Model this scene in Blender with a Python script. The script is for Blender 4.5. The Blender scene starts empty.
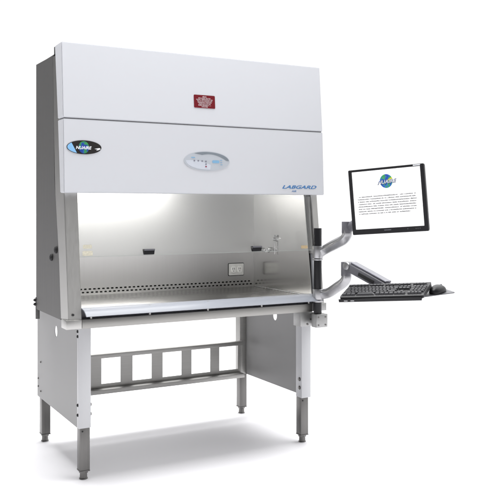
import bpy, bmesh, math, random
from mathutils import Vector, Matrix
random.seed(7)
S = bpy.context.scene
C = S.collection
V = Vector

# ------------------------------------------------------------------ camera
F, HOR, YAW = 796.7, 207.374, 0.5075
CAM = V((-1.1739, -3.8528, 1.3561))
FW = V((math.sin(YAW), math.cos(YAW), 0)); RT = V((math.cos(YAW), -math.sin(YAW), 0))
cd = bpy.data.cameras.new('camera'); cam = bpy.data.objects.new('camera', cd); C.objects.link(cam)
cam.location = CAM; cam.rotation_euler = (math.pi/2, 0, -YAW)
cd.sensor_width = 36; cd.lens = F/500*36; cd.shift_y = -(250-HOR)/500; cd.clip_end = 2000; cd.clip_start = .05
S.camera = cam
def at(x, y, d):                       # a point seen in direction (x, y) of the survey, d metres deep
    return CAM + (FW + RT*((x-250)/F) - V((0,0,1))*((y-HOR)/F))*d

# ------------------------------------------------------------------ materials
def mat(name, col, rough=.5, metal=0, noise=0, nscale=(1,1,1), bump=0, spec=.5, coat=0, emit=None, estr=0, rvar=0):
    m = bpy.data.materials.new(name); m.use_nodes = True
    nt = m.node_tree; b = nt.nodes['Principled BSDF']
    b.inputs['Base Color'].default_value = (*col, 1); b.inputs['Roughness'].default_value = rough
    b.inputs['Metallic'].default_value = metal; b.inputs['Specular IOR Level'].default_value = spec
    b.inputs['Coat Weight'].default_value = coat
    if emit: b.inputs['Emission Color'].default_value = (*emit, 1); b.inputs['Emission Strength'].default_value = estr
    if noise or bump or rvar:
        tc = nt.nodes.new('ShaderNodeTexCoord'); mp = nt.nodes.new('ShaderNodeMapping'); nz = nt.nodes.new('ShaderNodeTexNoise')
        mp.inputs['Scale'].default_value = nscale; nz.inputs['Scale'].default_value = 1; nz.inputs['Detail'].default_value = 5
        nt.links.new(tc.outputs['Object'], mp.inputs[0]); nt.links.new(mp.outputs[0], nz.inputs['Vector'])
        if noise:
            r = nt.nodes.new('ShaderNodeMapRange'); r.inputs[1].default_value = .3; r.inputs[2].default_value = .7
            r.inputs[3].default_value = 1-noise; r.inputs[4].default_value = 1+noise
            mx = nt.nodes.new('ShaderNodeVectorMath'); mx.operation = 'SCALE'; mx.inputs[0].default_value = col
            nt.links.new(nz.outputs['Fac'], r.inputs[0]); nt.links.new(r.outputs[0], mx.inputs['Scale']); nt.links.new(mx.outputs[0], b.inputs['Base Color'])
        if rvar:
            r = nt.nodes.new('ShaderNodeMapRange'); r.inputs[1].default_value = .3; r.inputs[2].default_value = .7
            r.inputs[3].default_value = max(.02, rough-rvar); r.inputs[4].default_value = rough+rvar
            nt.links.new(nz.outputs['Fac'], r.inputs[0]); nt.links.new(r.outputs[0], b.inputs['Roughness'])
        if bump:
            bp = nt.nodes.new('ShaderNodeBump'); bp.inputs['Strength'].default_value = bump; bp.inputs['Distance'].default_value = .001
            nt.links.new(nz.outputs['Fac'], bp.inputs['Height']); nt.links.new(bp.outputs[0], b.inputs['Normal'])
    return m
M = {}
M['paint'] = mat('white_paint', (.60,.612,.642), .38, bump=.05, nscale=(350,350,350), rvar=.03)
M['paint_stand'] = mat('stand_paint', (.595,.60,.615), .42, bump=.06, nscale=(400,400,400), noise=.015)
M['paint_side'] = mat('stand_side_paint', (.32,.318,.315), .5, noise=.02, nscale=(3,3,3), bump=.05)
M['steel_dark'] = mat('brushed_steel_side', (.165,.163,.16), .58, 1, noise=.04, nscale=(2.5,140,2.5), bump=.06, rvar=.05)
M['steel'] = mat('brushed_steel', (.50,.495,.48), .42, 1, noise=.02, nscale=(220,220,3), bump=.03, rvar=.03)
M['steel_rail'] = mat('brushed_steel_rail', (.34,.335,.32), .40, 1, noise=.04, nscale=(3,160,160), bump=.02, rvar=.05)
M['steel_in'] = mat('chamber_steel', (.61,.605,.597), .43, 1, noise=.012, nscale=(260,260,3))
M['steel_wall'] = mat('chamber_wall_steel', (.60,.595,.585), .17, 1, noise=.012, nscale=(260,260,3))
M['steel_tray'] = mat('tray_steel', (.53,.525,.51), .24, 1, noise=.03, nscale=(3,180,3), bump=.05, rvar=.05)
M['polished'] = mat('polished_steel', (.66,.66,.66), .25, 1, rvar=.06, nscale=(20,20,20))
M['leg'] = mat('leg_steel', (.185,.181,.175), .4, 1, noise=.05, nscale=(160,160,3), bump=.08)
M['cross'] = mat('crossbar_steel', (.42,.415,.40), .5, .8, noise=.04, nscale=(3,160,160), bump=.02)
M['black'] = mat('black_plastic', (.012,.012,.014), .40, spec=.3, bump=.08, nscale=(500,500,500), rvar=.05)
M['blacksoft'] = mat('keycap_plastic', (.045,.045,.05), .5, rvar=.08, nscale=(60,60,60))
M['rubber'] = mat('black_rubber', (.015,.015,.016), .7, noise=.1, nscale=(80,80,80))
M['dark'] = mat('dark_cavity', (.012,.012,.012), .8, noise=.1, nscale=(30,30,30))
M['lip'] = mat('armrest_coating', (.255,.27,.305), .38, noise=.01, nscale=(20,20,20))
M['arm'] = mat('arm_aluminium', (.42,.42,.43), .34, .85, noise=.03, nscale=(60,60,60), rvar=.06)
M['armdark'] = mat('arm_grey_plastic', (.12,.12,.135), .42, noise=.04, nscale=(60,60,60))
M['linkcover'] = mat('link_cover_paint', (.14,.14,.165), .3, .3, noise=.03, nscale=(60,60,60))
M['jamb'] = mat('jamb_pale_tone', (.80,.795,.78), .45, 0, noise=.03, nscale=(160,160,3))
M['edge'] = mat('glass_edge', (.42,.45,.43), .3, noise=.03, nscale=(60,60,60))
M['seal'] = mat('joint_grey', (.16,.16,.17), .6, noise=.05, nscale=(60,60,60))
M['sleeve'] = mat('zinc_bracket', (.38,.38,.375), .42, .75, noise=.05, nscale=(40,40,40), bump=.1)
M['plate'] = mat('mouse_pad_grey', (.10,.10,.11), .5, noise=.05, nscale=(60,60,60))
M['red'] = mat('red_label', (.15,.005,.011), .5, spec=.2, noise=.05, nscale=(60,60,60))
M['labelwhite'] = mat('label_print', (.72,.60,.62), .5, noise=.02, nscale=(60,60,60))
M['blue'] = mat('blue_lettering', (.015,.16,.42), .4, noise=.05, nscale=(60,60,60))
M['badge'] = mat('badge_black', (.022,.020,.019), .25, noise=.1, nscale=(80,80,80))
M['badgeblue'] = mat('badge_light_blue', (.24,.50,.80), .3, noise=.05, nscale=(80,80,80))
M['white'] = mat('white_print', (.85,.87,.9), .4, noise=.02, nscale=(80,80,80))
M['panelgrey'] = mat('control_membrane', (.46,.49,.53), .3, noise=.02, nscale=(30,30,30))
M['crescent'] = mat('control_membrane_dark', (.20,.23,.26), .3, noise=.04, nscale=(30,30,30))
M['panelpale'] = mat('control_membrane_pale', (.56,.59,.65), .3, noise=.02, nscale=(30,30,30))
M['lcd'] = mat('display_blue', (.22,.42,.62), .25, noise=.05, nscale=(90,90,90))
M['ledgrey'] = mat('button_grey', (.20,.20,.25), .4, noise=.05, nscale=(90,90,90))
M['ledred'] = mat('button_red', (.25,.02,.06), .4, noise=.05, nscale=(90,90,90))
M['outlet'] = mat('outlet_plate', (.62,.62,.60), .3, .3, noise=.03, nscale=(40,40,40))
M['ivory'] = mat('outlet_socket', (.72,.72,.70), .4, noise=.02, nscale=(40,40,40))
M['tan'] = mat('tan_sticker', (.60,.57,.46), .6, noise=.2, nscale=(120,120,400))
M['orange'] = mat('orange_sticker', (.56,.43,.25), .6, noise=.15, nscale=(120,120,400))
M['screen'] = mat('screen_white', (.8,.8,.8), .3, emit=(1,1,1), estr=.75, noise=.005, nscale=(5,5,5))
M['ink'] = mat('screen_ink', (.10,.10,.11), .5, noise=.1, nscale=(300,300,300))
M['inkblue'] = mat('screen_ink_blue', (.02,.05,.14), .5, noise=.1, nscale=(300,300,300))
M['sheen'] = mat('lamp_tube', (.9,.9,.89), .4, emit=(1,.985,.97), estr=4.0, noise=.01, nscale=(5,5,5))

def globe_mat(name, e):
    m = mat(name, (.02,.08,.3), .35); nt = m.node_tree; b = nt.nodes['Principled BSDF']
    tc = nt.nodes.new('ShaderNodeTexCoord'); nz = nt.nodes.new('ShaderNodeTexNoise'); cr = nt.nodes.new('ShaderNodeValToRGB')
    nz.inputs['Scale'].default_value = 55; nz.inputs['Detail'].default_value = 3
    el = cr.color_ramp.elements
    el[0].position = .44; el[0].color = (.012,.05,.30,1); el[1].position = .56; el[1].color = (.03,.22,.05,1)
    x = el.new(.49); x.color = (.02,.14,.38,1); x = el.new(.66); x.color = (.05,.30,.10,1)
    nt.links.new(tc.outputs['Object'], nz.inputs['Vector']); nt.links.new(nz.outputs['Fac'], cr.inputs[0])
    nt.links.new(cr.outputs[0], b.inputs['Base Color'])
    if e: nt.links.new(cr.outputs[0], b.inputs['Emission Color']); b.inputs['Emission Strength'].default_value = e
    return m
M['globe'] = globe_mat('globe_print', 0); M['globescreen'] = globe_mat('globe_screen', .5)
M['yellow'] = mat('yellow_swoosh', (.75,.68,.03), .4, noise=.03, nscale=(90,90,90))

def glass_mat():
    m = bpy.data.materials.new('sash_glass'); m.use_nodes = True; nt = m.node_tree; nt.nodes.clear()
    out = nt.nodes.new('ShaderNodeOutputMaterial'); t = nt.nodes.new('ShaderNodeBsdfTransparent'); g = nt.nodes.new('ShaderNodeBsdfGlossy')
    d = nt.nodes.new('ShaderNodeBsdfDiffuse'); a = nt.nodes.new('ShaderNodeMixShader'); b = nt.nodes.new('ShaderNodeMixShader'); fr = nt.nodes.new('ShaderNodeFresnel')
    nz = nt.nodes.new('ShaderNodeTexNoise'); nz.inputs['Scale'].default_value = 3; r = nt.nodes.new('ShaderNodeMapRange')
    r.inputs[3].default_value = .08; r.inputs[4].default_value = .10  # diffuse share paints the reflection haze over the pane
    nt.links.new(nz.outputs['Fac'], r.inputs[0]); nt.links.new(r.outputs[0], a.inputs[0])
    t.inputs[0].default_value = (.985,.99,.985,1); d.inputs[0].default_value = (.85,.86,.85,1); g.inputs['Roughness'].default_value = .02
    fr.inputs[0].default_value = 1.35
    nt.links.new(t.outputs[0], a.inputs[1]); nt.links.new(d.outputs[0], a.inputs[2])
    nt.links.new(fr.outputs[0], b.inputs[0]); nt.links.new(a.outputs[0], b.inputs[1]); nt.links.new(g.outputs[0], b.inputs[2]); nt.links.new(b.outputs[0], out.inputs[0])
    return m
M['glass'] = glass_mat()

# ------------------------------------------------------------------ mesh helpers (all shapes written in world coordinates)
def bm_box(bm, x0, x1, y0, y1, z0, z1, bev=0, mtx=None, seg=2):
    r = bmesh.ops.create_cube(bm, size=1)
    vs = r['verts']
    for v in vs: v.co = V((x0+(v.co.x+.5)*(x1-x0), y0+(v.co.y+.5)*(y1-y0), z0+(v.co.z+.5)*(z1-z0)))
    if bev:
        es = list({e for v in vs for e in v.link_edges})
        rr = bmesh.ops.bevel(bm, geom=es, offset=bev, segments=seg, affect='EDGES', profile=.5)
        vs = list({v for f in rr['faces'] for v in f.verts} | {v for v in vs if v.is_valid})
    if mtx is not None:
        for v in vs: v.co = mtx @ v.co
def bm_cyl(bm, a, b, r0, r1=None, seg=24, bev=0):
    a, b = V(a), V(b); r1 = r0 if r1 is None else r1
    d = b-a; q = d.to_track_quat('Z', 'Y').to_matrix().to_4x4(); q.translation = a+d/2
    r = bmesh.ops.create_cone(bm, cap_ends=True, segments=seg, radius1=r0, radius2=r1, depth=d.length)
    if bev:
        es = [e for e in {e for v in r['verts'] for e in v.link_edges} if len(e.link_faces) == 2 and any(len(f.verts) > 4 for f in e.link_faces)]
        rr = bmesh.ops.bevel(bm, geom=es, offset=bev, segments=2, affect='EDGES', profile=.5)
        vs = list({v for f in rr['faces'] for v in f.verts} | {v for v in r['verts'] if v.is_valid})
    else: vs = r['verts']
    for v in vs: v.co = q @ v.co
def bm_prism(bm, prof, x0, x1):        # prof: (y, z) outline pushed along x
    a = [bm.verts.new((x0, y, z)) for y, z in prof]; b = [bm.verts.new((x1, y, z)) for y, z in prof]
    n = len(prof); bm.faces.new(a); bm.faces.new(b[::-1])
    for i in range(n): bm.faces.new((a[i], b[i], b[(i+1) % n], a[(i+1) % n]))
    bmesh.ops.recalc_face_normals(bm, faces=bm.faces)
def bm_sweep(bm, pts, w, h, side=None, seg=12, power=3.5, widths=None):   # rounded-rectangle section swept along pts
    pts = [V(p) for p in pts]; rings = []
    for i, p in enumerate(pts):
        t = (pts[min(i+1, len(pts)-1)]-pts[max(i-1, 0)]).normalized()
        s = (V(side) - t*t.dot(V(side))).normalized(); u = s.cross(t).normalized()
        k = widths[i] if widths else 1
        ring = []
        for j in range(seg*2):
            a = math.pi*j/seg; c, sn = math.cos(a), math.sin(a)
            e = 2/power
            ring.append(bm.verts.new(p + s*(w*k/2*math.copysign(abs(c)**e, c)) + u*(h*k/2*math.copysign(abs(sn)**e, sn))))
        rings.append(ring)
    for r0, r1 in zip(rings, rings[1:]):
        for j in range(len(r0)): bm.faces.new((r0[j], r0[(j+1) % len(r0)], r1[(j+1) % len(r0)], r1[j]))
    bm.faces.new(rings[0][::-1]); bm.faces.new(rings[-1]); bmesh.ops.recalc_face_normals(bm, faces=bm.faces)
def smooth_path(pts, n=8):
    pts = [V(p) for p in pts]; P = [pts[0]*2-pts[1]]+pts+[pts[-1]*2-pts[-2]]; out = []
    for i in range(1, len(P)-2):
        for k in range(n):
            t = k/n
            out.append(.5*((2*P[i])+(-P[i-1]+P[i+1])*t+(2*P[i-1]-5*P[i]+4*P[i+1]-P[i+2])*t*t+(-P[i-1]+3*P[i]-3*P[i+1]+P[i+2])*t**3))
    return out+[pts[-1]]
def link(name, me, m, parent=None, smooth=None):
    o = bpy.data.objects.new(name, me); C.objects.link(o)
    if m: me.materials.append(m)
    if smooth is not None:
        for p in me.polygons: p.use_smooth = True
        try: me.set_sharp_from_angle(angle=math.radians(smooth))
        except Exception: pass
    if parent is not None:
        w = V((0,0,0)); q = parent
        while q: w += q.location; q = q.parent
        me.transform(Matrix.Translation(-w)); o.parent = parent
    return o
def obj(name, bm, m, parent=None, smooth=35):
    me = bpy.data.meshes.new(name); bm.to_mesh(me); bm.free()
    return link(name, me, m, parent, smooth)
def box(name, x0, x1, y0, y1, z0, z1, m, parent=None, bev=.002):
    bm = bmesh.new(); bm_box(bm, x0, x1, y0, y1, z0, z1, bev); return obj(name, bm, m, parent)
def cyl(name, a, b, r, m, parent=None, bev=.001, seg=28):
    bm = bmesh.new(); bm_cyl(bm, a, b, r, seg=seg, bev=bev); return obj(name, bm, m, parent, 40)
def curve_mesh(outlines, t, mtx, bevel=0):    # filled flat outline with holes, t thick (mtx maps x,y,z of the drawing into the place)
    cu = bpy.data.curves.new('tmp', 'CURVE'); cu.dimensions = '2D'; cu.fill_mode = 'BOTH'; cu.extrude = t/2
    for pts in outlines:
        s = cu.splines.new('POLY'); s.points.add(len(pts)-1); s.use_cyclic_u = True
        for p, q in zip(s.points, pts): p.co = (q[0], q[1], 0, 1)
    o = bpy.data.objects.new('tmp', cu); C.objects.link(o)
    me = bpy.data.meshes.new_from_object(o.evaluated_get(bpy.context.evaluated_depsgraph_get()))
    bpy.data.objects.remove(o); bpy.data.curves.remove(cu); me.transform(mtx); me.update(); return me
def text_mesh(body, size, t, mtx, shear=0, bold=0, sx=1, align='CENTER'):
    cu = bpy.data.curves.new('tmp', 'FONT'); cu.body = body; cu.size = size; cu.extrude = t/2; cu.shear = shear; cu.offset = bold
    cu.align_x = align; cu.align_y = 'CENTER'
    o = bpy.data.objects.new('tmp', cu); C.objects.link(o)
    me = bpy.data.meshes.new_from_object(o.evaluated_get(bpy.context.evaluated_depsgraph_get()))
    bpy.data.objects.remove(o); bpy.data.curves.remove(cu); me.transform(mtx @ Matrix.Diagonal((sx,1,1,1))); me.update(); return me
def frame(o, r, u):                     # matrix whose x is r, y is u, z the face normal
    r, u = V(r).normalized(), V(u).normalized(); n = r.cross(u)
    return Matrix(((r.x,u.x,n.x,o[0]),(r.y,u.y,n.y,o[1]),(r.z,u.z,n.z,o[2]),(0,0,0,1)))
def ellipse(cx, cy, a, b, n=48): return [(cx+a*math.cos(2*math.pi*i/n), cy+b*math.sin(2*math.pi*i/n)) for i in range(n)]
def rrect(x0, x1, y0, y1, r=.004, n=4):
    o = []
    for cx, cy, a0 in ((x1-r,y1-r,0),(x0+r,y1-r,90),(x0+r,y0+r,180),(x1-r,y0+r,270)):
        for i in range(n+1):
            a = math.radians(a0+90*i/n); o.append((cx+r*math.cos(a), cy+r*math.sin(a)))
    return o
def scribble(bm, x0, x1, y, h, rng, bold=.19):    # one line of small illegible print, as flat strokes
    x = x0
    while x < x1-h*.3:
        if rng.random() < .13: x += h*.45; continue
        w = h*rng.uniform(.38,.62); k = rng.randrange(5); s = h*bold
        tall = h if rng.random() < .3 else h*.72
        R = []
        if k != 3: R.append((x, x+s, 0, tall))
        if k in (0,2,4): R.append((x+w-s, x+w, 0, h*.72))
        if k in (0,1,3): R.append((x, x+w, 0, s))
        if k in (0,2,3): R.append((x, x+w, h*.72-s, h*.72))
        if k in (1,4): R.append((x, x+w, h*.32, h*.32+s))
        if k == 3: R.append((x+w*.4, x+w*.4+s, 0, tall))
        for a, b, c, d in R:
            bm.faces.new([bm.verts.new(p) for p in ((a,y+c,0),(b,y+c,0),(b,y+d,0),(a,y+d,0))])
        x += w+h*.13
def empty(name, loc, label, cat, group=None):
    o = bpy.data.objects.new(name, None); C.objects.link(o); o.location = loc; o.empty_display_size = .1
    o['label'] = label; o['category'] = cat
    if group: o['group'] = group
    return o
def lerp_tab(tab, z):
    for (z0, y0), (z1, y1) in zip(tab, tab[1:]):
        if z <= z1: return y0+(y1-y0)*(z-z0)/(z1-z0)
    return tab[-1][1]

# ------------------------------------------------------------------ floor
bm = bmesh.new(); bmesh.ops.create_grid(bm, x_segments=1, y_segments=1, size=300)
fl = obj('floor', bm, mat('white_studio_floor', (.80,.793,.815), .6, noise=.004, nscale=(2,2,2), spec=.2)); fl['kind'] = 'structure'

# ------------------------------------------------------------------ cabinet
XL, XR = -.078, 1.448
WL, WR, YB = .006, 1.362, .66           # chamber walls
cab = empty('biosafety_cabinet', (.685,.3,.797), 'large white and stainless steel lab safety cabinet with slanted front and open glass window', 'safety cabinet')
YD = [(.80,.041),(1.10,.078),(1.495,.157),(2.13,.187)]
YF = [(.80,-.046),(1.42,.0306),(1.80,.070),(2.13,.12)]
yd = lambda z: lerp_tab(YD, z); yf = lambda z: lerp_tab(YF, z)
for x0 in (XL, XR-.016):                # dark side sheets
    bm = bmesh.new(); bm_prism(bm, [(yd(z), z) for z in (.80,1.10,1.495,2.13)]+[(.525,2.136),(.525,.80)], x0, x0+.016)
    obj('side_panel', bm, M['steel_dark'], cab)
for sgn, xo, xi in ((1, XL, .003), (-1, XR, 1.392)):       # folded front posts beside the window
    bm = bmesh.new(); rings = []
    for z in (.807,.95,1.10,1.26,1.42,1.80,2.125):
        a, f = yd(z), yf(z)
        q = [(xo+sgn*.0005, a), (xo+sgn*.013, f+.004), (xo+sgn*.017, f), (xi-sgn*.004, f), (xi, f+.004), (xi, f+.055), (xo+sgn*.02, a+.012)]
        rings.append([bm.verts.new((x, y, z)) for x, y in q])
    for r0, r1 in zip(rings, rings[1:]):
        for j in range(7): bm.faces.new((r0[j], r0[(j+1) % 7], r1[(j+1) % 7], r1[j]))
    bm.faces.new(rings[0]); bm.faces.new(rings[-1]); bmesh.ops.recalc_face_normals(bm, faces=bm.faces)
    obj('front_post', bm, M['steel'], cab, 25)
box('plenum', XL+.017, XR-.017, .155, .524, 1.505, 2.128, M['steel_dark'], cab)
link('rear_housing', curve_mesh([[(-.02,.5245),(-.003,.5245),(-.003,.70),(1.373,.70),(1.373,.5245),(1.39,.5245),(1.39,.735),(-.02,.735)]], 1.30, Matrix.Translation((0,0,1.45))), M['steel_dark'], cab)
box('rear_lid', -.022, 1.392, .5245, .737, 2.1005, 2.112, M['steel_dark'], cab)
box('header_gap_shade', XL+.008, XR-.012, .140, .196, 2.10, 2.176, M['rubber'], cab)  # black box stands in for the shadowed gap behind the header
# header: two painted doors, a dark joint between them
bm = bmesh.new(); bm_prism(bm, [(-.020,1.428),(-.0055,1.7915),(.088,1.7915),(.046,1.428)], -.080, 1.450)
bmesh.ops.bevel(bm, geom=bm.edges[:], offset=.0035, segments=2, affect='EDGES')
low = obj('lower_front_panel', bm, M['paint'], cab)
bm = bmesh.new(); bm_prism(bm, [(-.004,1.7975),(.026,2.1735),(.143,2.172),(.088,1.7975)], -.080, 1.450)
bmesh.ops.bevel(bm, geom=bm.edges[:], offset=.0035, segments=2, affect='EDGES')
up = obj('upper_front_panel', bm, M['paint'], cab)
box('joint_seal', -.074, 1.444, .001, .080, 1.788, 1.801, M['seal'], cab, .001)
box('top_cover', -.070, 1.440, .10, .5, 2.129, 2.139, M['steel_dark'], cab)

# chamber liner
def slot_rows(rows, x0, x1, pitch, w, h):
    o = []
    for k, yc in enumerate(rows):
        x = x0 + (pitch/2 if k % 2 else 0)
        while x < x1: o.append(rrect(x-w/2, x+w/2, yc-h/2, yc+h/2, h*.45, 3)); x += pitch
    return o
me = curve_mesh([[(WL,.84),(WR,.84),(WR,1.505),(WL,1.505)]]+slot_rows((.861,.880), WL+.03, WR-.02, .0272, .0165, .0085), .003, frame((0,YB,0),(1,0,0),(0,0,1)))
bw = link('back_wall', me, M['steel_in'], cab)
box('slot_backing', WL, WR, YB+.02, YB+.03, .842, .91, M['dark'], cab, 0)
for x0 in (WL-.004, WR):
    bm = bmesh.new(); bm_prism(bm, [(yf(.835)+.02,.835),(yf(1.42)+.03,1.42),(.10,1.5),(YB,1.5),(YB,.835)], x0, x0+.004)
    obj('chamber_side_wall', bm, M['steel_wall'], cab, None)
box('chamber_ceiling', WL, WR, .09, YB, 1.5005, 1.504, M['steel_in'], cab, 0)
box('work_surface', WL+.012, WR-.012, .012, YB-.012, .822, .846, M['steel_tray'], cab, .006)
box('drain_pan', WL-.002, WR+.002, .0, YB+.01, .812, .823, M['dark'], cab, 0)
for x0 in (WR-.007, WL+.007): cyl('tray_edge', (x0,.05,.8478), (x0,YB-.02,.8478), .0045, M['polished'], cab, 0, 12)
bm = bmesh.new(); bm_prism(bm, [(yf(.87)+.014,.862),(yf(1.085)+.006,1.085),(yf(1.085)+.040,1.085),(yf(.87)+.046,.862)], 1.3865, 1.3915); obj('jamb_sheen_strip', bm, M['paint'], cab)  # white strip stands in for light reflected by the steel jamb
bm = bmesh.new(); bm_prism(bm, [(yf(1.09)+.016,1.088),(yf(1.42)+.016,1.42),(yf(1.42)+.054,1.42),(yf(1.09)+.054,1.088)], 1.3875, 1.3915); obj('jamb_sheen_strip', bm, M['jamb'], cab)  # upper strip lifts the dark steel jamb by a paler colour
# lamp tube behind the header
lt = cyl('lamp_tube', (.12,.13,1.475), (.98,.13,1.475), .013, M['sheen'], cab)
# sash
bm = bmesh.new(); zb = 1.109
bm_prism(bm, [(yf(zb)+.012,zb),(yf(1.44)+.012,1.44),(yf(1.44)+.018,1.44),(yf(zb)+.018,zb)], .0045, 1.3905)
sash = obj('glass_sash', bm, M['glass'], cab, None)
SD = V((0, yf(1.42)-yf(1.0), .42)).normalized()
def on_sash(x, z, off=0.004): return (x, yf(z)+.012-off, z)
bm = bmesh.new(); bm_box(bm, .005, 1.39, -.0005, .0062, -.0009, .0009, 0, frame(on_sash(0,zb,-.002),(1,0,0),SD) @ Matrix.Rotation(math.pi/2,4,'X'))
obj('sash_edge', bm, M['edge'], sash, None)
for hx in (.369, 1.008):                # grips fixed to the glass
    bm = bmesh.new(); mt = frame(on_sash(hx,1.125,0),(1,0,0),SD)
    prof = [(-.031,.015),(.031,.015),(.026,-.013),(-.026,-.013)]
    me = curve_mesh([prof], .018, mt @ Matrix.Translation((0,0,.009)))
    g = link('sash_grip', me, M['black'], sash)
    me = curve_mesh([rrect(-.029,.029,.006,.0145,.002)], .006, mt @ Matrix.Translation((0,0,.0215))); link('grip_lip', me, M['armdark'], sash)
for sx, sz, mm, w, h in ((.047,1.160,'tan',.046,.019),(.047,1.127,'tan',.052,.024),(1.330,1.128,'orange',.045,.018)):
    link('sticker', curve_mesh([rrect(-w/2,w/2,-h/2,h/2,.004)], .0006, frame(on_sash(sx,sz,.001),(1,0,0),SD)), M[mm], sash)
# armrest lip and rail
prof = [(.015,.8565),(-.030,.8585),(-.060,.8545),(-.082,.8455),(-.098,.8335),(-.106,.8275),(-.102,.8250),(-.092,.8285),(-.077,.840),(-.057,.849),(-.029,.853),(.015,.8515)]
bm = bmesh.new(); bm_prism(bm, prof, .0065, 1.3885); lip = obj('armrest', bm, M['lip'], cab, 60)
for px in (.05,.36,.69,1.02,1.33): cyl('armrest_post', (px,-.038,.806), (px,-.038,.858), .0065, M['steel'], lip, 0, 14)
box('front_rail', .0015, 1.346, -.052, -.004, .7615, .8065, M['steel_rail'], cab)
box('rail_end', XL, -.0005, -.055, .035, .7625, .8075, M['steel'], cab, .003)
box('rail_end', 1.3475, XR-.003, -.052, .035, .7625, .8075, M['sleeve'], cab, .003)
box('chamber_base', XL+.017, XR-.017, -.0035, .524, .797, .811, M['armdark'], cab, 0)
box('front_sill', .004, 1.39, -.003, .012, .812, .853, M['armdark'], cab, 0)
for px in (-.042, 1.42): cyl('post_screw', (px, yf(.83)+.001, .832), (px, yf(.83)-.006, .832), .006, M['rubber'], cab)
# side details
for yy, zz in ((.118,1.142),(.203,1.10)):
    bm = bmesh.new(); bm_cyl(bm, (XL-.001,yy,zz), (XL-.009,yy,zz), .0185, .0165, 24, .002); bm_cyl(bm, (XL-.008,yy,zz), (XL-.012,yy,zz), .011, .010, 20, .001)
    obj('port_plug', bm, M['rubber'], cab)
br = box('rear_bracket', XL-.002, XL+.02, .5255, .534, .745, .865, M['steel_dark'], cab, .001)
for zz in (.826,.849):
    bm = bmesh.new(); bm_cyl(bm, (XL-.002,.531,zz), (XL-.009,.531,zz), .009, .008, 10, .001); bm_cyl(bm, (XL-.008,.531,zz), (XL-.013,.531,zz), .0045, seg=10)
    obj('bracket_knob', bm, M['rubber'], br)
# outlet on the back wall
ot = link('outlet_plate', curve_mesh([rrect(1.178,1.284,.922,.996,.005)], .006, frame((0,YB-.0055,0),(1,0,0),(0,0,1))), M['outlet'], cab)
link('outlet_gasket', curve_mesh([rrect(1.174,1.288,.918,1.0,.006)], .0025, frame((0,YB-.0028,0),(1,0,0),(0,0,1))), M['rubber'], ot)
for cx in (1.209,1.253):
    rc = link('receptacle', curve_mesh([rrect(cx-.0165,cx+.0165,.939,.979,.011)], .005, frame((0,YB-.0105,0),(1,0,0),(0,0,1))), M['ivory'], ot)
for cx in (1.209,1.253):
    for dx in (-.006,.006): box('socket_slot', cx+dx-.0015, cx+dx+.0015, YB-.0138, YB-.0125, .958, .970, M['rubber'], ot, 0)
    cyl('socket_slot', (cx,YB-.0138,.949), (cx,YB-.0125,.949), .003, M['rubber'], ot, 0, 12)
# gas cocks on the right chamber wall
def cock(yy, zz, long):
    bm = bmesh.new(); n = .045 if long else .018
    bm_cyl(bm, (WR,yy,zz), (WR-.006,yy,zz), .018, .016, 24, .001); bm_cyl(bm, (WR-.005,yy,zz), (WR-n,yy,zz), .0085, seg=18)
    bm_cyl(bm, (WR-n+.010,yy,zz), (WR-n-.008,yy,zz), .012, .009, 18, .001)
    if long:
        bm_cyl(bm, (WR-.036,yy+.01,zz), (WR-.036,yy-.055,zz-.006), .0075, .005, 16); bm_cyl(bm, (WR-.036,yy-.022,zz-.002), (WR-.036,yy-.034,zz-.003), .011, seg=16)
    else:
        bm_cyl(bm, (WR-.012,yy,zz), (WR-.012,yy,zz+.024), .007, .006, 16); bm_cyl(bm, (WR-.012,yy,zz), (WR-.012,yy,zz-.095), .0035, .003, 12)
    o = obj('gas_cock', bm, M['polished'], cab)
    if long:
        bm = bmesh.new(); bm_box(bm, WR-.052, WR-.020, yy+.008, yy+.052, zz-.007, zz+.012, .004); obj('cock_handle', bm, M['rubber'], o)
cock(.470,1.090,True); cock(.373,1.161,False)
# decals on the panels
NL = V((0, .0145, .3635)).normalized()      # up direction along lower panel
def low_m(x, z, off=.0012): return frame((x, -.020+(z-1.428)*.0145/.3635-off, z), (1,0,0), NL)
bd = link('maker_badge', curve_mesh([ellipse(0,0,.088,.0345)], .002, low_m(.024,1.653)), M['badge'], low)
def clip(pts, f): return [p for p in pts if f(p)]
link('badge_corner', curve_mesh([clip(ellipse(0,0,.085,.032,96), lambda p: p[0] < -.050+p[1]*-.45)], .0006, low_m(.024,1.653,.0025)), M['badgeblue'], bd)
link('badge_flash', curve_mesh([[(.052,-.006),(.078,-.001),(.0835,-.006),(.074,-.0115),(.060,-.0145),(.068,-.009)]], .0006, low_m(.024,1.653,.0025)), M['white'], bd)
link('globe_emblem', curve_mesh([ellipse(0,0,.0265,.0305)], .0006, low_m(.022,1.653,.0026)), M['globe'], bd)
link('emblem_lettering', text_mesh('NUAIRE', .021, .0006, low_m(.019,1.650,.0033), .25, .0005, 1.05), M['white'], bd)
link('brand_lettering', text_mesh('LABGARD', .0265, .0007, low_m(1.277,1.4705,.0007), .38, .00042, 1.92), M['blue'], low)
link('brand_lettering', text_mesh('AIR', .0135, .0007, low_m(1.243,1.4475,.0007), .3, 0, 1.5), M['blue'], low)
cp = link('control_panel', curve_mesh([ellipse(0,0,.135,.0515,64)], .003, low_m(.698,1.604,.001)), M['panelgrey'], low)
e1 = [(.131*math.cos(a), .0485*math.sin(a)) for a in [math.radians(4+i*121/30) for i in range(31)]]
e2 = [(-.030+.157*t, .032-.034*t**1.6+.012*math.sin(t*math.pi)) for t in [i/16 for i in range(17)]]
link('panel_crescent', curve_mesh([e1+e2[:-1]], .0008, low_m(.698,1.604,.0028)), M['crescent'], cp)
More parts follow.
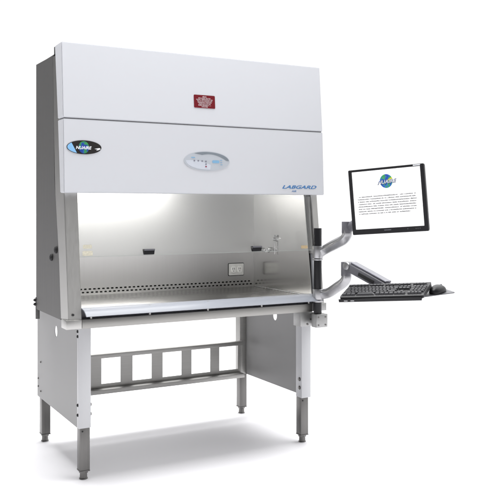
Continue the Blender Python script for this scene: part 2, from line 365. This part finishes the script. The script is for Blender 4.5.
e3 = [(.125*math.cos(a), .046*math.sin(a)) for a in [math.radians(178+i*100/30) for i in range(31)]]
link('panel_swirl', curve_mesh([e3+[(.02,-.02),(-.03,-.004),(-.08,.003)]], .0008, low_m(.698,1.604,.0028)), M['panelpale'], cp)
link('panel_display', curve_mesh([rrect(.030,.072,-.010,.005,.005)], .0008, low_m(.698,1.604,.0032)), M['lcd'], cp)
for dx, dz, w, h in ((-.083,.017,.022,.005),(.083,.006,.013,.003),(.083,-.006,.013,.003),(.085,-.018,.013,.003)):
    link('panel_mark', curve_mesh([rrect(dx-w/2,dx+w/2,dz-h/2,dz+h/2,.0014)], .0008, low_m(.698,1.604,.0032)), M['lcd'], cp)
for dx, dz, k in ((-.076,.000,'ledgrey'),(-.053,.000,'lcd'),(-.030,-.001,'ledgrey'),(-.008,-.002,'ledgrey'),(-.008,-.017,'ledgrey'),(-.008,-.030,'ledred')):
    link('panel_button', curve_mesh([ellipse(dx,dz,.0048,.0040,16)], .0012, low_m(.698,1.604,.0034)), M['ledgrey'] if k == 'lcd' else M[k], cp)
NU = V((0,.030,.376)).normalized()
def up_m(x, z, off=.0012): return frame((x, -.004+(z-1.7975)*.030/.376-off, z), (1,0,0), NU)
wl = link('warning_label', curve_mesh([rrect(-.0625,.0625,-.035,.035,.005)], .0016, up_m(.692,1.9235)), M['red'], up)
bm = bmesh.new(); rng = random.Random(3)
for k, w in enumerate((.024,.074,.098,.088,.082,.070,.076,.038)): scribble(bm, -w/2, w/2, .0235-k*.0077, .0058, rng, .23)
me = bpy.data.meshes.new('t'); bm.to_mesh(me); bm.free(); me.transform(up_m(.692,1.9235,.0024)); link('label_print', me, M['labelwhite'], wl)

# ------------------------------------------------------------------ stand
D, W, ZP, ZT = .808, 1.37, .26, .761
st = empty('cabinet_stand', (.685,.40,0), 'white and grey steel stand on four adjustable feet under the cabinet', 'stand')
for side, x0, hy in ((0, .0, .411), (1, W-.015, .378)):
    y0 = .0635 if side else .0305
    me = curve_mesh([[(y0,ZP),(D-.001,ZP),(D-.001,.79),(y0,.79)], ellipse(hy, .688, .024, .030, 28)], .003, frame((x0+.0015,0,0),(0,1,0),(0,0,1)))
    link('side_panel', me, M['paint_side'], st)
    fx = x0+.009
    xc0, xc1 = (0,.062) if not side else (W-.062, W)
    bm = bmesh.new(); bm_box(bm, xc0-.0004, xc1+.0004, 0, .030 if not side else .062, ZP-.0005, ZT, .0025); obj('front_column', bm, M['paint_stand'], st)
    xb0, xb1 = (.0035,.062) if not side else (W-.062, W-.0155)
    box('back_column', xb0, xb1, D-.062, D, ZP+.001, .79, M['cross'], st)
    for ly in (.010, D-.0605):
        lx0, lx1 = (.010,.0605) if not side else (W-.0605, W-.010)
        bm = bmesh.new(); bm_box(bm, lx0, lx1, ly, ly+.052, .046, ZP+.03, .003); bm_box(bm, lx0-.001, lx1+.001, ly-.001, ly+.053, .041, .0465, .001)
        lg = obj('leg', bm, M['leg'], st)
        cx, cy = (lx0+lx1)/2, ly+.026
        bm = bmesh.new(); bm_cyl(bm, (cx,cy,0), (cx,cy,.005), .0215, .0215, 28, .001); bm_cyl(bm, (cx,cy,.005), (cx,cy,.040), .0185, .0175, 28); bm_cyl(bm, (cx,cy,.030), (cx,cy,.0401), .0225, .0225, 6)
        obj('foot', bm, M['leg'], lg)
        bm = bmesh.new(); bm_cyl(bm, ((lx0+.012),ly-.0015,.243), (lx0+.012,ly+.003,.243), .0045, seg=12); obj('pin_hole', bm, M['rubber'], lg)
def bolt(p, d, r=.0065, m='rubber'):
    p, d = V(p), V(d); bm = bmesh.new(); bm_cyl(bm, p-d*.001, p+d*.0018, r*1.3, seg=18); bm_cyl(bm, p+d*.0018, p+d*.006, r, seg=6); obj('bolt', bm, M[m], st, 30)
for y, z in ((.726,.469),(.783,.366),(.783,.32),(.726,.302)): bolt((0,y,z), (-1,0,0), .0045, 'leg')
for y, z in ((.012,.741),(.012,.716),(.012,.375),(.012,.326)): bolt((0,y,z), (-1,0,0))
for z in (.372,.325): bolt((.0624,.014,z), (1,0,0), .008, 'leg')
for z in (.366,.317): bolt((W-.0624,.022,z), (-1,0,0), .009, 'leg')
# slotted back brace
zt, zb2, yb = .485, .275, .735
wins = [(.362+.197*k, .362+.197*k+.120+.004*k) for k in range(5)]
wins = [(.165+.0,.285)]+wins
me = curve_mesh([[(.0625,zb2),(W-.0625,zb2),(W-.0625,zt),(.0625,zt)]]+[[(a,.302),(b,.302),(b,.461),(a,.461)] for a, b in wins], .003, frame((0,yb,0),(1,0,0),(0,0,1)))
brace = link('back_brace', me, M['cross'], st)
box('brace_flange', .0625, W-.0625, yb-.036, yb-.0016, zt-.003, zt+.0005, M['cross'], brace, .0008)
bm = bmesh.new(); bm_box(bm, .0625, W-.0625, yb-.038, yb-.035, zt-.024, zt+.001, .0008); obj('brace_flange', bm, M['cross'], brace)
bm = bmesh.new(); bm_box(bm, .0625, W-.0625, yb-.052, yb-.0016, zb2-.0005, zb2+.003, .0008); obj('brace_flange', bm, M['cross'], brace)
bm = bmesh.new(); bm_box(bm, .0625, W-.0625, yb-.055, yb-.052, zb2-.022, zb2+.004, .0008); obj('brace_flange', bm, M['cross'], brace)
# sleeve round the right column top
box('column_sleeve', W-.074, W+.0075, -.006, .07, .672, .7595, M['sleeve'], st, .002)
for x, z in ((1.365,.711),(1.344,.684)):
    bm = bmesh.new(); bm_cyl(bm, (x,-.0055,z), (x,-.009,z), .006, seg=16); obj('sleeve_screw', bm, M['leg'], st)

# ------------------------------------------------------------------ pole with arms
PX, PY = 1.366, -.078
pole = empty('support_pole', (PX,PY,.755), 'black upright pole with silver collars standing in front of the right cabinet post', 'pole')
bm = bmesh.new(); bm_cyl(bm, (PX,PY,.752), (PX,PY,1.238), .0225, .0225, 32, .002)
obj('tube', bm, M['black'], pole, 40)
bm = bmesh.new(); bm_box(bm, 1.338, 1.414, -.108, -.0565, .676, .7515, .0025); obj('bracket', bm, M['sleeve'], pole)
box('bracket_arm', 1.379, 1.414, -.056, .03, .68, .748, M['sleeve'], pole)
for x, z in ((1.352,.735),(1.40,.735),(1.352,.69),(1.40,.69)):
    bm = bmesh.new(); bm_cyl(bm, (x,-.1075,z), (x,-.1105,z), .0045, seg=14); obj('bracket_screw', bm, M['leg'], pole)
cy = bmesh.new(); bm_cyl(cy, (PX,PY,1.055), (PX,PY,1.067), .0285, seg=32, bev=.0015); obj('stop_ring', cy, M['arm'], pole, 40)
cy = bmesh.new(); bm_cyl(cy, (PX,PY,.818), (PX,PY,.832), .0285, seg=32, bev=.0015); obj('stop_ring', cy, M['arm'], pole, 40)

def arm_low(name, label, cat, z0, z1, path, post):
    t = empty(name, (PX,PY,z0), label, cat)
    bm = bmesh.new(); bm_cyl(bm, (PX,PY,z0), (PX,PY,z1), .0310, .0310, 36, .003); obj('collar', bm, M['arm'], t, 40)
    pts = smooth_path(path)
    bm = bmesh.new(); bm_sweep(bm, pts, .044, .050, side=(RT+FW*.25).cross(V((0,0,1))), power=4); obj('arm_beam', bm, M['arm'], t, 50)
    bm = bmesh.new(); bm_sweep(bm, [p+V((0,0,.0265)) for p in pts[2:-6]], .024, .005, side=(RT+FW*.25).cross(V((0,0,1)))); obj('beam_cover', bm, M['armdark'], t, 50)
    return t
zc = (1.14+1.067)/2
pa = V((PX,PY,1.096)); 
ma = arm_low('monitor_mount', 'upper silver swing arm reaching from the pole to the back of the monitor', 'monitor arm', 1.068, 1.137,
    [pa+RT*.012, at(326.5,249.0,4.51), at(337,243.6,4.43), at(343.5,239.8,4.385), at(346.6,235.5,4.37), at(347.0,229.5,4.37)], None)
hp = at(346.6,227,4.37)
bm = bmesh.new(); bm_cyl(bm, hp+V((0,0,-.034)), hp+V((0,0,.030)), .027, .027, 28, .003); obj('pivot_head', bm, M['armdark'], ma, 40)
bm = bmesh.new(); a = at(349.5,227.5,4.37); b = at(356,224,4.325); bm_cyl(bm, a, b, .027, .027, 24, .004)
bm_sweep(bm, [at(352,226,4.345), at(359,221,4.325), at(368,214,4.31)], .05, .034, side=V((0,0,1))); obj('tilt_knuckle', bm, M['armdark'], ma, 40)
pb = V((PX,PY,.858))
ka = arm_low('keyboard_mount', 'lower silver arm with a sloping grey spring link carrying the keyboard tray', 'keyboard arm', .833, .892,
    [pb+RT*.012, at(328,293.2,4.50), at(337,287.5,4.43), at(343.6,282.6,4.38), at(346.2,278,4.365), at(346.3,272,4.365)], None)
hp = at(346.0,269.5,4.365)
bm = bmesh.new(); bm_cyl(bm, hp+V((0,0,-.036)), hp+V((0,0,.042)), .0275, .0275, 28, .003); obj('pivot_head', bm, M['armdark'], ka, 40)
A, B = at(349.5,266.5,4.345), at(392,290.0,4.14)
sd = (B-A).normalized(); sside = sd.cross(V((0,0,1))).normalized(); sup = sside.cross(sd)
bm = bmesh.new(); bm_sweep(bm, [A-sd*.018, A-sd*.005, A+(B-A)*.5, B], .058, .052, side=sside, power=5, widths=[.8,1,1,.92]); lk = obj('spring_link', bm, M['armdark'], ka, 40)
bm = bmesh.new(); bm_sweep(bm, [A+sup*.030+sd*.02, A+sup*.030+(B-A)*.5, A+sup*.029+(B-A)*.88], .050, .012, side=sside, power=5); obj('link_cover', bm, M['linkcover'], lk, 40)
bm = bmesh.new(); fx = 1 if sside.dot(-FW) > 0 else -1
bm_sweep(bm, [A+(B-A)*.30+sside*fx*.0285-sup*.002, A+(B-A)*.66+sside*fx*.0275-sup*.002], .005, .020, side=sside, power=4); obj('link_slot', bm, M['rubber'], lk, 40)
bm = bmesh.new(); bm_cyl(bm, A-sside*.036+sup*.004, A+sside*.036+sup*.004, .021, .021, 24, .003); obj('link_pin', bm, M['arm'], lk, 40)

# ------------------------------------------------------------------ monitor
MC = V((1.4688,-.5738,1.3942)); MR = V((.5164,-.8536,.0694)); MU = V((-.0619,.0436,.9971)); MN = MR.cross(MU)   # MN faces the viewer
MM = frame(MC, MR, MU)
mo = empty('monitor', MC-MU*.1726, 'slim black flat monitor tilted on its arm showing a white page with a globe emblem', 'monitor')
w2, h2 = .2073, .1726
me = curve_mesh([rrect(-w2,w2,-h2,h2,.006), rrect(-.1888,.1860,-.1445,.1610,.001,1)], .014, MM @ Matrix.Translation((0,0,-.007))); link('bezel', me, M['black'], mo)
bm = bmesh.new(); bm_box(bm, -w2+.003, w2-.003, -h2+.003, h2-.003, -.034, -.0145, .006, MM); bm_box(bm, -.13, .13, -.11, .11, -.058, -.0335, .012, MM); obj('back_shell', bm, M['black'], mo)
sc = link('screen', curve_mesh([[(-.1886,-.1443),(.1858,-.1443),(.1858,.1608),(-.1886,.1608)]], .004, MM @ Matrix.Translation((0,0,-.006))), M['screen'], mo)
link('globe_emblem', curve_mesh([ellipse(-.0005,.0995,.0355,.0365)], .0004, MM @ Matrix.Translation((0,0,-.0036))), M['globescreen'], sc)
link('emblem_swoosh', curve_mesh([[(.006,.104),(.018,.112),(.032,.117),(.034,.112),(.026,.107),(.012,.102)]], .0004, MM @ Matrix.Translation((0,0,-.0032))), M['yellow'], sc)
ang = Matrix.Translation((-.001,.0955,-.0028)) @ Matrix.Rotation(.06,4,'Z')
link('emblem_lettering', text_mesh('NUAIRE', .0262, .0003, MM @ ang @ Matrix.Translation((.001,-.001,0)), .3, .0018, 1.08), M['inkblue'], sc)
link('emblem_lettering', text_mesh('NUAIRE', .0262, .0003, MM @ ang @ Matrix.Translation((0,0,.0004)), .3, .0002, 1.08), M['white'], sc)
bm = bmesh.new(); rng = random.Random(11)
for k in range(8):
    x0, x1, y = -.165, (.154 if k < 7 else .120), .0225-.0128*k
    scribble(bm, x0+(.006 if k == 0 else 0), x1, y, .0070, rng, .29)
me = bpy.data.meshes.new('t'); bm.to_mesh(me); bm.free(); me.transform(MM @ Matrix.Translation((0,0,-.0035))); link('page_text', me, M['ink'], sc)
link('bezel_mark', curve_mesh([rrect(-.030,.008,-.1575,-.1525,.001)], .0008, MM @ Matrix.Translation((0,0,.0004))), M['armdark'], mo)
link('bezel_sticker', curve_mesh([rrect(.150,.188,.1645,.1705,.001)], .0008, MM @ Matrix.Translation((0,0,.0004))), M['white'], mo)
for k, x in enumerate((.098,.142,.152,.163)):
    link('bezel_button', curve_mesh([ellipse(x,-.1555,.0026,.0022,16)], .0016, MM @ Matrix.Translation((0,0,.0006))), M['armdark'], mo)

# ------------------------------------------------------------------ keyboard, tray and mouse
KC = V((1.3948,-.6471,.9441)); KR = V((.5557,-.82799,.07503)); KU = V((.79507,.55564,.24315)); KM = frame(KC, KR, KU)
bm = bmesh.new(); bm_box(bm, -.222, .205, -.088, .085, -.034, -.026, .002, KM); tray = obj('keyboard_tray', bm, M['black'], ka)
bm = bmesh.new(); bm_box(bm, -.05, .09, .03, .13, -.052, -.0345, .004, KM); obj('tray_bracket', bm, M['armdark'], ka)
bm = bmesh.new(); bm_box(bm, -.224, .207, -.094, -.0885, -.036, -.020, .002, KM); obj('tray_lip', bm, M['black'], tray)
for dx in (-.185,-.150):
    bm = bmesh.new(); bm_box(bm, dx-.010, dx+.010, -.0955, -.0935, -.031, -.0265, .0008, KM); obj('tray_clip', bm, M['arm'], tray)
PA, PB = at(404,299.6,3.93), at(455.6,292.6,4.02)
QR = (PB-PA).normalized(); QU = (FW*.97+RT*.10+V((0,0,.10))); QU = (QU-QR*QU.dot(QR)).normalized(); QM = frame(PA, QR, QU); QL = (PB-PA).length
link('mouse_platform', curve_mesh([rrect(0,QL,0,.135,.012)], .004, QM), M['plate'], ka)
kb = empty('keyboard', KC-V((0,0,.02)), 'black computer keyboard lying on the swing-out tray', 'keyboard')
bm = bmesh.new()
outline = [(-.0845,-.0255),(-.0845,-.012),(-.078,-.007),(.055,-.004),(.079,.000),(.082,-.004),(.082,-.0255)]
bm_prism(bm, outline, -.2165, .2165)
# prism is written as (across, height): lay it on the tray
for v in bm.verts: v.co = KM @ V((v.co.x, v.co.y, v.co.z))
kbody = obj('case', bm, M['black'], kb, 40)
bm = bmesh.new()
def key(x, y, w, d=.0165):
    y = y*1.15+.006
    zb = -.006+ (y+.078)*.025; r = bmesh.ops.create_cube(bm, size=1)
    for v in r['verts']:
        top = v.co.z > 0; k = .80 if top else 1
        v.co = KM @ V((x+v.co.x*w*k, y+v.co.y*d*k+(.0008 if top else 0), zb+(.0085 if top else 0)))
P_ = .0188
for row, (y, ws) in enumerate(((-.066,[1.25,1.25,1.25,5.6,1.25,1.25,1.25,1.25]),(-.0472,[2.25]+[1]*10+[2.45]),(-.0284,[1.75]+[1]*11+[2]),(-.0096,[1.5]+[1]*12+[1.3]),(.0092,[1]*13+[1.8]),(.040,[1,.5]+[1]*4+[.4]+[1]*4+[.4]+[1]*4))):
    x = -.2075
    for w in ws:
        if w > .9 or row < 5: key(x+w*P_/2, y, w*P_*.93)
        x += w*P_
    for k in range(3):
        if row in (0,3,4,5) or (row == 1 and k == 1): key(x+.0245-.0125+k*P_, y, P_*.93)
    if True:
        for k in range(4): key(x+.0245+.056+k*P_*.93, y, P_*.87)
obj('keys', bm, M['blacksoft'], kb, None)
MX, MY = QL-.074, .045
mr = Matrix.Translation((MX,MY,.0021)) @ Matrix.Rotation(math.radians(-62),4,'Z'); MQ = QM @ mr
ms = empty('mouse', MQ @ V((0,0,0)), 'black computer mouse on the grey platform right of the keyboard', 'mouse')
bm = bmesh.new(); bmesh.ops.create_uvsphere(bm, u_segments=36, v_segments=24, radius=1)
for v in bm.verts:
    x, y, z = v.co
    hh = (.036*(1-.40*max(0, y)**2) if z > 0 else .004)
    v.co = MQ @ V((math.copysign(abs(x)**.8, x)*.033*(1-.10*y), y*.060, .004+(abs(z)**.85*hh if z > 0 else z*hh)))
mb = obj('mouse_body', bm, M['black'], ms, 60)
bm = bmesh.new(); bm_cyl(bm, MQ @ V((-.003,.030,.031)), MQ @ V((.003,.030,.031)), .007, seg=18); obj('scroll_wheel', bm, M['armdark'], ms, 40)
bm = bmesh.new(); bm_sweep(bm, smooth_path([MQ @ V((0,.050,.010)), QM @ V((MX+.052,MY+.052,.004)), QM @ V((MX+.02,.115,.004)), QM @ V((MX-.06,.122,.004)), QM @ V((MX-.11,.118,.006))], 6), .0032, .0032, side=(0,0,1), seg=5, power=2); obj('mouse_cord', bm, M['rubber'], ms)

# ------------------------------------------------------------------ light
w = bpy.data.worlds.new('World'); S.world = w; w.use_nodes = True; nt = w.node_tree; bg = nt.nodes['Background']
tc = nt.nodes.new('ShaderNodeTexCoord')
def dotramp(d, stops):
    vm = nt.nodes.new('ShaderNodeVectorMath'); vm.operation = 'DOT_PRODUCT'; vm.inputs[1].default_value = V(d).normalized()
    nm = nt.nodes.new('ShaderNodeVectorMath'); nm.operation = 'NORMALIZE'; nt.links.new(tc.outputs['Generated'], nm.inputs[0]); nt.links.new(nm.outputs[0], vm.inputs[0])
    mr = nt.nodes.new('ShaderNodeMapRange'); mr.inputs[1].default_value = -1; mr.inputs[2].default_value = 1; nt.links.new(vm.outputs['Value'], mr.inputs[0])
    cr = nt.nodes.new('ShaderNodeValToRGB'); el = cr.color_ramp.elements
    for i, (p, v) in enumerate(stops):
        e = el[i] if i < 2 else el.new((p+1)/2)
        e.position = (p+1)/2; e.color = (v,v,v,1)
    cr.color_ramp.interpolation = 'EASE'
    nt.links.new(mr.outputs[0], cr.inputs[0]); return cr.outputs[0]
# world shaped for the light: white behind, dimmed left and front, brighter overhead
left = dotramp((-.95,-.31,-.02), [(-1,1),(-.24,1),(.13,.05),(1,.04)])
front = dotramp((-.30,-.95,-.10), [(-1,1),(.0,1),(.55,.38),(1,.38)])
top = dotramp((.1,-.05,1), [(-1,.278),(.22,.278),(.80,1),(1,1)])
def mult(a, b):
    m = nt.nodes.new('ShaderNodeMix'); m.data_type = 'RGBA'; m.blend_type = 'MULTIPLY'; m.inputs[0].default_value = 1
    nt.links.new(a, m.inputs[6]); nt.links.new(b, m.inputs[7]); return m.outputs[2]
nt.links.new(mult(mult(left, front), top), bg.inputs[0])
bg.inputs[1].default_value = 3.9
def area(name, loc, tgt, size, size_y, power, col=(1,1,1)):
    l = bpy.data.lights.new(name, 'AREA'); l.shape = 'RECTANGLE'; l.size = size; l.size_y = size_y; l.energy = power; l.color = col
    o = bpy.data.objects.new(name, l); C.objects.link(o); o.location = loc; o.rotation_euler = (V(tgt)-V(loc)).to_track_quat('-Z','Y').to_euler(); return o
area('chamber_lamp', (.46,.165,1.488), (.46,.39,1.0), .92, .07, 9.0, (1,.988,.975)).rotation_euler = (.42,0,0)
area('overhead_softbox', (.28,.50,4.6), (.28,.50,0), 2.9, 2.7, 345)

S.view_settings.view_transform = 'Standard'; S.view_settings.look = 'None'; S.view_settings.exposure = 0; S.view_settings.gamma = 1
S.cycles.max_bounces = 10; S.cycles.transparent_max_bounces = 12; S.cycles.use_denoising = True
